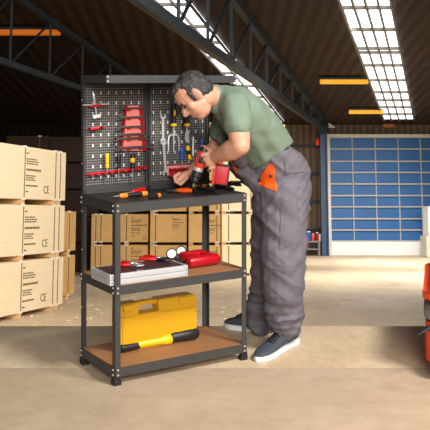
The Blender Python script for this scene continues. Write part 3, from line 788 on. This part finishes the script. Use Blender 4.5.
# grease gun like tool: black grip, yellow barrel, black end
ga, gb = PT(121,354,BZ), PT(198,339.5,BZ); an = atan2(gb.y-ga.y, gb.x-ga.x); L = (gb-ga).length; R0 = .026
t = thing('power_tool', 'black and yellow tubular power tool lying in front of the yellow case', 'power tool', MBN @ T(Vector((ga.x, ga.y+.012, BZ+R0*1.22+.001))) @ RZ(an) @ Matrix.Diagonal((1,1.22,1.22,1)))
q = MB(); q.lathe([(0,.012),(.004,.0165),(L*.2,.0155),(L*.24,.0135)], 18, T(Vector((0,0,-.008)))); q.build('grip', 'black', t, None, True)
q = MB(); q.lathe([(L*.22,.0135),(L*.24,.0155),(L*.5,.0165),(L*.56,.023),(L*.63,.0235),(L*.65,.02)], 18, T(Vector((0,0,-.004)))); q.build('barrel', 'yellow', t, None, True)
q = MB(); q.lathe([(L*.63,.019),(L*.66,.0245),(L*.8,.0245),(L*.83,.0262),(L*.96,.0262),(L,.021)], 20); q.build('head', 'black', t, None, True)
q = MB(); q.lathe([(L*.99,.012),(L*1.006,.011)], 14); q.build('end_button', 'chrome_light', t, None, True)
q = MB(); q.tube([(L*.02,.05,-.012),(L*.3,.05,-.012)], .0125, 12); q.build('side_handle', 'black', t, None, True)
q = MB(); q.tube([(L*.28,.05,-.012),(L*.5,.045,-.012),(L*.6,.02,-.008)], [.0105,.0105,.01], 12); q.build('side_tube', 'yellow', t, None, True)

# ================================================================== ORANGE MACHINE (right edge)
t = thing('wheeled_machine', 'orange wheeled machine with a grey band cut off by the right edge', 'machine', T(Vector((1.035, 4.52, 0))) @ RZ(-.245))
q = MB(); q.prism(rrect(.012,.0,.66,.84,.1), .235, T(Vector((0,0,.05))), .02); q.build('chassis', 'machine_orange', t, None, True)
q = MB(); q.prism(rrect(.004,-.006,.67,.85,.1), .056, T(Vector((0,0,.28))), .008); q.build('bumper_band', 'machine_grey', t, None, True)
q = MB(); q.prism(rrect(.0,-.01,.67,.85,.11), .13, T(Vector((0,0,.334))), .05); q.build('hood', 'machine_orange', t, None, True)
for wx, wy in ((.085,.05),(.58,.05),(.085,.79),(.58,.79)):
    q = MB(); q.lathe([(-.04,.04),(-.035,.088),(-.025,.1),(.025,.1),(.035,.088),(.04,.04)], 24, T(Vector((wx,wy,.1)))); o = q.build('wheel', 'rubber', t, None, True)
    q = MB(); q.lathe([(-.043,.02),(-.041,.05),(.041,.05),(.043,.02)], 16, T(Vector((wx,wy,.1)))); q.build('hub', 'machine_grey', o, None, True)
q = MB(); q.tube([(.06,-.01,.27),(.02,-.03,.25),(-.02,-.045,.225)], [.011,.011,.005], 10); q.build('side_lever', 'black', t, None, True)

# ================================================================== MAN
man = thing('person', 'man in green t-shirt and grey overalls bending over the workbench with a red drill', 'person', T(Vector((.38, 5.05, 0))))
MI = man.matrix_basis.inverted()
YN, YF = 4.57, 4.92
HC = P(194.5, 96.5, 4.585)
hs = .95
Fv = Vector((-.66, -.10, -.75)).normalized(); Uv = Vector((-.76, 0, .65)); Uv = (Uv-Fv*Uv.dot(Fv)).normalized(); Sv = Fv.cross(Uv)   # Sv: towards one side
if Sv.y > 0: Sv = -Sv
def H(f, s, u): return HC + (Fv*f + Sv*s + Uv*u)*hs
body = MB()
# skull, face
body.ell(H(-.008,0,.03), Fv*.094, Sv*.074, Uv*.088)
body.ell(H(.022,0,-.03), Fv*.062, Sv*.06, Uv*.085)
body.ell(H(.045,0,-.085), Fv*.032, Sv*.036, Uv*.03)          # chin
body.capsule(H(.0,.045,-.055), H(.045,.02,-.09), .018, .017); body.capsule(H(.0,-.045,-.055), H(.045,-.02,-.09), .018, .017)
body.ell(H(.07,0,.022), Fv*.018, Sv*.05, Uv*.012)            # brow
body.capsule(H(.078,0,.008), H(.106,0,-.028), .0095, .0135)     # nose
body.ell(H(.09,.011,-.034), Fv*.015, Sv*.009, Uv*.01); body.ell(H(.09,-.011,-.034), Fv*.012, Sv*.009, Uv*.009)
body.ell(H(.07,0,-.055), Fv*.02, Sv*.026, Uv*.007); body.ell(H(.068,0,-.068), Fv*.02, Sv*.023, Uv*.008)   # lips
for s in (1,-1):
    body.ell(H(.045,s*.045,-.02), Fv*.026, Sv*.02, Uv*.026)  # cheeks
    e = H(-.012, s*.077, -.002)
    body.ell(e, (Fv*.022+Sv*s*-.012), Sv*s*.008+Fv*.004, Uv*.036)
# neck
body.chain([(H(-.035,0,-.04), .056), (P(213,97,4.64), .057), (P(226,101,4.72), .064)])
# torso core and legs inside the clothes
body.chain([(P(226,101,4.72), .07), (P(244,112,4.76), .105), (P(266,146,4.9), .105), (P(282,172,5.02), .12)])
body.chain([(P(226,101,4.72),.06),(P(236,106,YN+.02),.055)]); body.chain([(P(226,101,4.72),.06),(P(228,110,YF-.02),.055)])
KN, AN = P(281,258,4.92), P(286,330,5.0); KF, AF = P(268,258,5.2), P(259,318,5.27)
body.chain([(P(282,175,4.94),.095),(KN,.062),(AN,.042)]); body.chain([(P(278,175,5.12),.095),(KF,.062),(AF,.042)])
# near arm
SN, EN, WN = P(236,107,4.57), P(240.5,146,4.5), P(214.5,157.5,4.655)
body.chain([(SN,.055),(SN.lerp(EN,.5),.058),(SN.lerp(EN,.8),.054),(EN,.047)])
body.chain([(EN,.048),(EN.lerp(WN,.3),.055),(EN.lerp(WN,.65),.044),(WN,.031)])
# far arm
SF, EF, WF_ = P(228,110,4.9), P(216,147,5.02), P(193,171,4.9)
body.chain([(SF,.055),(SF.lerp(EF,.5),.05),(EF,.043)])
body.chain([(EF,.043),(EF.lerp(WF_,.35),.046),(EF.lerp(WF_,.7),.036),(WF_,.029)])
# near hand closed on the drill handle; drill axes
HB = P(204.5, 160, 4.70)                                       # grip centre
gA = (P(219,171,4.70)-P(202,152,4.70)).normalized()            # handle direction: head -> battery
dA = (P(194.5,182,4.70)-P(204,152,4.70)).normalized()          # drilling direction (down)
nV = Vector((0,-1,0))
def finger(pts, r0, r1):
    k = len(pts)-1; body.chain([(p, r0+(r1-r0)*i/k) for i, p in enumerate(pts)])
pal = P(210.5,159.5,4.655)
body.ell(pal, (P(216,159,4.655)-P(204.5,160,4.655))*.55, Vector((0,.02,0)), (P(210,150,4.655)-P(210,168,4.655))*.40)
for k in range(4):
    px, py = 205.6+k*2.2, 152.5+k*4.6
    b0 = P(px+1.8,py+1,4.655); j1 = P(px-3.4+k*.3,py+2.4,4.652); j2 = P(px-4.8+k*.3,py+4.0,4.685); j3 = P(px-2.8+k*.3,py+4.8,4.72)
    finger([b0, j1, j2, j3], .0108-.0006*k, .0088-.0006*k)
finger([P(213,154,4.65), P(209,149.5,4.67), P(205,147,4.695), P(201.5,146.5,4.712)], .0125, .009)
# far hand, half-closed fist on the desktop
fp = P(183,177,4.875)
body.ell(fp, (P(192,172,4.89)-P(175,181,4.87))*.5, Vector((0,.034,0)), (P(183,171,4.87)-P(183,184,4.87))*.42)
for k in range(4):
    yy = 4.905-.022*k; a0 = P(179.5,173.5,yy); 
    finger([a0, P(174.5,176.5,yy-.005), P(175.5,181.5,yy-.008), P(180,184,yy-.008)], .0108, .0088)
finger([P(187,177.5,4.85), P(183.5,181.5,4.835), P(180.5,184.5,4.83)], .0125, .0095)
me = remesh(body, .0042, 4, 'body'); 
for v in me.vertices: v.co = MI @ v.co
for m_ in ('skin',): me.materials.append(MATS[m_])
bo = link('body', me, man, None, True, 180)
def part(mb_, voxel, sm, name, m, parent=man, fn=None, fac=.5):
    me = remesh(mb_, voxel, sm, name, fac)
    if fn: displace(me, fn)
    for v in me.vertices: v.co = MI @ v.co
    me.materials.append(MATS[m]); return link(name, me, parent, None, True, 180)
# eyes, brows
for s in (1,-1):
    q = MB(); q.ell(H(.074,s*.034,.002), Fv*.012, Sv*.014, Uv*.006); o = q.build('eye', 'eye_dark', man, MI, True, 180)
    q = MB(); q.capsule(H(.089,s*.015,.02), H(.076,s*.05,.02), .0065, .0055); o = q.build('eyebrow', 'hair', man, MI, True, 180)
q = MB(); q.ell(H(.081,0,-.0615), Fv*.013, Sv*.03, Uv*.004); q.build('lips', 'lip', man, MI, True, 180)
# hair: cap over the skull, cut away at the face and around the ears
q = MB()
q.ell(H(-.029,0,.045), Fv*.088, Sv*.08, Uv*.083)
q.ell(H(-.052,0,.0), Fv*.066, Sv*.073, Uv*.062)
q.ell(H(.024,0,.098), Fv*.055, Sv*.056, Uv*.026)
for s in (1,-1): q.capsule(H(.008,s*.068,.03), H(.012,s*.066,-.01), .017, .012)
def hairfn(p, n):
    return .0035*noise.noise(p*70) + .002*noise.noise(p*160)
part(q, .0045, 2, 'hair', 'hair', man, hairfn)
# shirt
q = MB()
sp = [(221,99,.08,.11),(231,104,.11,.16),(246,117,.13,.18),(258,133,.135,.18),(266,146,.136,.178),(272,155,.138,.178)]
rings = []
YT = lambda y: 4.71+(y-99)/56*.24
for i, (x, y, a, b) in enumerate(sp):
    c = P(x, y, YT(y)); n0 = P(*sp[min(i+1,len(sp)-1)][:2], 5.0)-P(*sp[max(i-1,0)][:2], 5.0)
    ax = Vector((-n0.z, 0, n0.x)).normalized(); rings.append((c, ax*a, Vector((0,b,0))))
q.loft(rings, 28)
q.chain([(P(226,100,4.70),.076),(SN,.074),(SN.lerp(EN,.3),.074),(SN.lerp(EN,.46),.074)])
q.chain([(P(226,100,4.74),.076),(SF,.072),(SF.lerp(EF,.6),.064)])
q.ell(P(217,100,4.67), Vector((.05,0,-.05)), Vector((0,.08,0)), Vector((.03,0,.06)))
def shirtfn(p, n):
    rid = lambda w: 1-2.2*abs(noise.noise(w)); u, v = p.x+p.z*.6, p.z-.6*p.x
    return .007*rid(Vector((u*10, p.y*4, v*3)))+.004*noise.noise(Vector((p.x*22,p.y*14,p.z*22)))-.001
part(q, .007, 6, 'shirt', 'shirt', man, shirtfn)
# overalls
q = MB()
YH = lambda y: 4.94+min(1,max(0,(y-150)/30))*.08
hp = [(273,152,(252,158),(292,146.5),.184),(277,162,(249,168),(301,157),.19),(281,174,(252,180),(308,169),.195),(282,192,(253,195),(310,189),.19),(281,214,(252,215),(309,213),.185)]
rings = []
for i, (x, y, l, r, b) in enumerate(hp):
    rings.append((P(x, y, YH(y)), (P(*r, YH(y))-P(*l, YH(y)))/2, Vector((0,b,0))))
q.loft(rings, 28)
q.chain([(P(283,190,4.93),.135),(P(284,225,4.92),.128),(P(284,258,4.91),.122),(P(284,288,4.92),.11),(P(284,306,4.96),.1),(P(286,322,5.01),.093)])
q.chain([(P(276,190,5.11),.13),(P(270,235,5.16),.112),(P(269,258,5.19),.104),(P(268,290,5.23),.1),(P(263,312,5.27),.092),(P(261,320,5.27),.088)])
q.chain([(P(238,163,4.92),.045),(P(252,173,4.95),.07),(P(266,180,4.96),.1)])
q.capsule(P(237,164,5.02), P(262,178,5.06), .05, .1)
q.chain([(P(220,138,4.86),.022),(P(232,152,4.93),.035),(P(240,163,4.98),.05)]); q.chain([(P(227,148,4.74),.022),(P(240,160,4.86),.045)])
def trfn(p, n):
    z = p.z; rid = lambda w: 1-2.2*abs(noise.noise(w))
    u, v = p.x*.75+p.z, p.x-.75*p.z
    a = .010*rid(Vector((u*12, p.y*3+v*1.5, v*2.2)))
    c = .006*rid(Vector((v*17+4, p.y*4, u*2.5)))
    b = .0025*noise.noise(Vector((p.x*26, p.y*20, z*26)))
    k = .014*max(0, 1-abs(z-.2)/.14)*rid(Vector((p.x*4, p.y*4, z*22)))
    return a+b+c+k-.006
tr = part(q, .0065, 5, 'overalls', 'trouser', man, trfn)
bvh = BVHTree.FromObject(tr, DG())
mo = man.matrix_basis.translation
def patch(name, poly, m, off=.004, parent=tr, n=14, bvh=bvh):
    """piece of cloth lying on the garment: polygon filled with a grid and dropped onto the surface"""
    xs = [p[0] for p in poly]; ys = [p[1] for p in poly]
    def inside(x, y):
        r = False; j = len(poly)-1
        for i in range(len(poly)):
            if (poly[i][1] > y) != (poly[j][1] > y) and x < (poly[j][0]-poly[i][0])*(y-poly[i][1])/(poly[j][1]-poly[i][1])+poly[i][0]: r = not r
            j = i
        return r
    bm = bmesh.new(); vs = [bm.verts.new((x, y, 0)) for x, y in poly]; bm.faces.new(vs)
    bmesh.ops.triangulate(bm, faces=bm.faces); 
    for _ in range(3): bmesh.ops.subdivide_edges(bm, edges=bm.edges, cuts=1, use_grid_fill=True)
    bmesh.ops.triangulate(bm, faces=bm.faces)
    ok = True
    for v in bm.verts:
        d = ray(v.co.x, v.co.y).normalized(); hit = bvh.ray_cast(CAMP-mo, d)
        if hit[0] is None: v.co = Vector((0,0,0)); v.tag = True; ok = False; continue
        v.co = hit[0] + hit[1]*off
    bad = [v for v in bm.verts if v.tag]
    if bad: bmesh.ops.delete(bm, geom=bad, context='VERTS')
    r = bmesh.ops.extrude_face_region(bm, geom=list(bm.faces))
    bm.normal_update()
    for g_ in r['geom']:
        if isinstance(g_, bmesh.types.BMVert): g_.co -= Vector((0,-.006,0))
    bmesh.ops.recalc_face_normals(bm, faces=bm.faces)
    me = bpy.data.meshes.new(name); bm.to_mesh(me); bm.free(); me.materials.append(MATS[m]); return link(name, me, parent, None, True, 60)
bpy.context.view_layer.update()
o = patch('pocket_lining', [(270.5,163),(274,165),(275.5,178),(277.5,191.5),(268,188),(258.5,184),(261.5,175.5)], 'orange_red')
for bx, by in ((270.8,175.2),(260.5,179.5)):
    hit = bvh.ray_cast(CAMP-mo, ray(bx,by).normalized())
    q = MB(); q.ell(hit[0]+hit[1]*.006, Vector((.01,0,0)), Vector((0,.006,0)), Vector((0,0,.01)), 14); q.build('button', 'black', tr, None, True)
patch('pocket_flap', [(284,160.5),(300,157),(306,166),(303,172),(286,173)], 'trouser', .007)
patch('thigh_pocket', [(281,205),(296,196),(301,240),(280,250)], 'trouser', .005)
patch('knee_pad_seam', [(265,262),(283,268),(285,272),(266,266)], 'trouser', .005)
patch('orange_trim', [(229.5,160),(231.5,160),(238.5,171.5),(237,173)], 'orange_red', .004)
q = MB(); q.tube([MI @ P(x, y, YT(y+22)+.03) for x, y in ((232,84),(247,89),(258,99),(268,112),(280,132),(290,150))], .008, 8); q.build('shoulder_strap', 'black', tr, None, True)
# socks
for a0, nm in ((AN, 'near'), (AF, 'far')):
    q = MB(); q.capsule(MI @ (a0+Vector((0,0,.12))), MI @ (a0+Vector((-.02,-.01,.02))), .045, .04); q.build('sock', 'trouser_dark', man, None, True, 180)
# shoes
def shoe(toe, heel, label_side):
    d = heel-toe; L = d.length; an = atan2(-d.y, -d.x)      # local x: heel -> toe
    M = MI @ T(Vector((heel.x, heel.y, 0))) @ RZ(an)
    q = MB(); rg = []
    for x, w, h, c in ((0.0,.02,.09,.05),(.012,.036,.128,.05),(.06,.043,.138,.055),(.11,.043,.13,.055),(.17,.044,.095,.05),(.22,.05,.075,.042),(.27,.049,.06,.038),(.305,.038,.05,.034),(.322,.018,.04,.032)):
        rg.append((Vector((x/.322*L, 0, .022+(h-.022)/2)), Vector((0,w*.96,0)), Vector((0,0,(h-.022)/2))))
    q.loft(rg, 22); s = q.build('shoe', 'shoe', man, M, True, 60)
    q = MB(); pts = []
    prof = ((-.006,.018),(.0,.03),(.03,.042),(.08,.043),(.14,.042),(.2,.05),(.25,.054),(.29,.047),(.315,.03),(.33,.012))
    pts = [(x/.322*L, w) for x, w in prof]+[(x/.322*L, -w) for x, w in reversed(prof)]
    q.prism(pts, .027, None, .006); q.build('sole', 'shoe_sole', s, None, True, 50)
    q = MB()
    for k in range(5):
        x = L*(.49+.05*k); z = .107-.0078*k
        q.tube([(x-.008,-.026,z-.012),(x,-.012,z+.004),(x+.004,.012,z+.004),(x+.01,.026,z-.012)], .0038, 7)
    q.tube([(L*.5,0,.108),(L*.47,.025,.118),(L*.52,.042,.1),(L*.5,.012,.11)], .0035, 6); q.tube([(L*.5,0,.108),(L*.47,-.025,.118),(L*.52,-.042,.098),(L*.5,-.012,.11)], .0035, 6)
    q.build('laces', 'lace', s, None, True)
    return s
gt, gh = G(255.5,363.5), G(294,344.5)
shoe(G(257.5,362), G(296,342), 'near')
shoe(G(225.5,326.5), G(268,333), 'far')

# cordless drill in his hand
drill = thing('cordless_drill', 'red and black cordless drill held point down in the man\'s hand', 'drill', T(HB))
DI = drill.matrix_basis.inverted()
def frame_x(o, x, yref): 
    x = x.normalized(); z = x.cross(yref).normalized(); y = z.cross(x); R = Matrix((x, y, z)).transposed().to_4x4(); return T(o) @ R
top = P(204.5, 149.5, 4.71); Ld = (P(194.5,182,4.71)-top).length
M = DI @ frame_x(top, dA, nV)
q = MB(); q.lathe([(-.012,.018),(0,.026),(.02,.029),(Ld*.45,.029),(Ld*.56,.024)], 20, M); q.build('motor_housing', 'drill_red', drill, None, True)
q = MB(); q.lathe([(-.016,.012),(-.013,.024),(.006,.0285),(.012,.0295)], 20, M); q.box(M @ Vector((.05,.0,.0)), (.05,.062,.03), M.to_3x3(), .008); q.build('vent_cap', 'black', drill, None, True)
q = MB(); q.lathe([(Ld*.54,.0235),(Ld*.58,.025),(Ld*.68,.024)], 20, M); q.build('gear_collar', 'aluminium', drill, None, True)
q = MB(); q.lathe([(Ld*.66,.024),(Ld*.7,.0285),(Ld*.82,.0285),(Ld*.85,.024)], 20, M); q.build('clutch_ring', 'steel_black', drill, None, True)
q = MB(); q.lathe([(Ld*.84,.023),(Ld*.87,.0255),(Ld*.98,.024),(Ld*1.03,.015)], 20, M); q.build('chuck', 'black', drill, None, True)
q = MB(); q.lathe([(Ld*1.02,.003),(Ld*1.15,.003),(Ld*1.18,.0012)], 8, M); q.build('drill_bit', 'chrome', drill, None, True)
q = MB(); q.capsule(DI @ P(203,152,4.71), DI @ P(221,166,4.715), .021, .019); q.build('grip', 'drill_red', drill, None, True)
bx = (P(231,165,4.715)-P(213,167,4.715)).normalized()
bd = (P(220,186,4.715)-P(223,165,4.715)).normalized()
ctr = P(221.2, 174.5, 4.715); zz = Vector((0,-1,0)); xx = bd; yy = zz.cross(xx)
R3 = Matrix((xx, yy, zz)).transposed()
q = MB(); q.box(DI @ (ctr+yy*.0), (.105, .082, .07), R3, .010); q.build('battery_shell', 'steel_black', drill, None, True)
q = MB(); q.box(DI @ (ctr+zz*.02+xx*.0), (.094, .066, .046), R3, .008); q.build('battery_pack', 'battery_red', drill, None, True)
sgn = 1 if (yy.x < 0) else -1
q = MB(); q.box(DI @ (ctr+yy*sgn*.038+zz*.012), (.108, .012, .056), R3, .004); q.build('battery_trim', 'drill_red', drill, None, True)

# ================================================================== LIGHT
def area(name, loc, tgt, sx, sy, e, col=(1,1,1), spread=180):
    l = bpy.data.lights.new(name, 'AREA'); l.shape = 'RECTANGLE'; l.size = sx; l.size_y = sy; l.energy = e; l.color = col; l.spread = radians(spread)
    o = bpy.data.objects.new(name, l); COL.objects.link(o); o.location = loc
    o.rotation_euler = (Vector(tgt)-Vector(loc)).to_track_quat('-Z', 'Y').to_euler(); return o
area('added_key', (3.2, 1.6, 4.8), (.2, 5.2, .6), 1.6, 1.4, 500, (1,.97,.93))  # added key lamp for man and bench, no roof opening built there
area('added_fill', (1.5, -6, 4.5), (.8, 7, -.6), 5, 3, 210, (1,.97,.93), 70)  # added fill lamp behind the camera, no doorway stands there
p = MW @ Vector((4.4, 18, 4.0)); area('skylight_fill', p, MW @ Vector((2.6, 18, 0)), 1.4, 7.5, 350, (1,.97,.92), 120)
p = MW @ Vector((4.6, 23.5, 3.9)); area('skylight_fill', p, MW @ Vector((4.2, 25.5, 0)), 2, 5, 330, (1,.97,.92), 120)
p = MW @ Vector((1.6, 8.2, 4.2)); area('skylight_fill', p, MW @ Vector((-2.4, 11, .8)), 1.2, 2.5, 75, (1,.97,.93), 110)  # added lamp aimed at the left crates, not under a skylight
w = bpy.data.worlds.new('world'); SC.world = w; w.use_nodes = True
w.node_tree.nodes['Background'].inputs['Color'].default_value = (1,.96,.9,1); w.node_tree.nodes['Background'].inputs['Strength'].default_value = .1
vs = SC.view_settings; vs.view_transform = 'Standard'; vs.look = 'None'; vs.exposure = 0; vs.gamma = 1; vs.use_curve_mapping = False
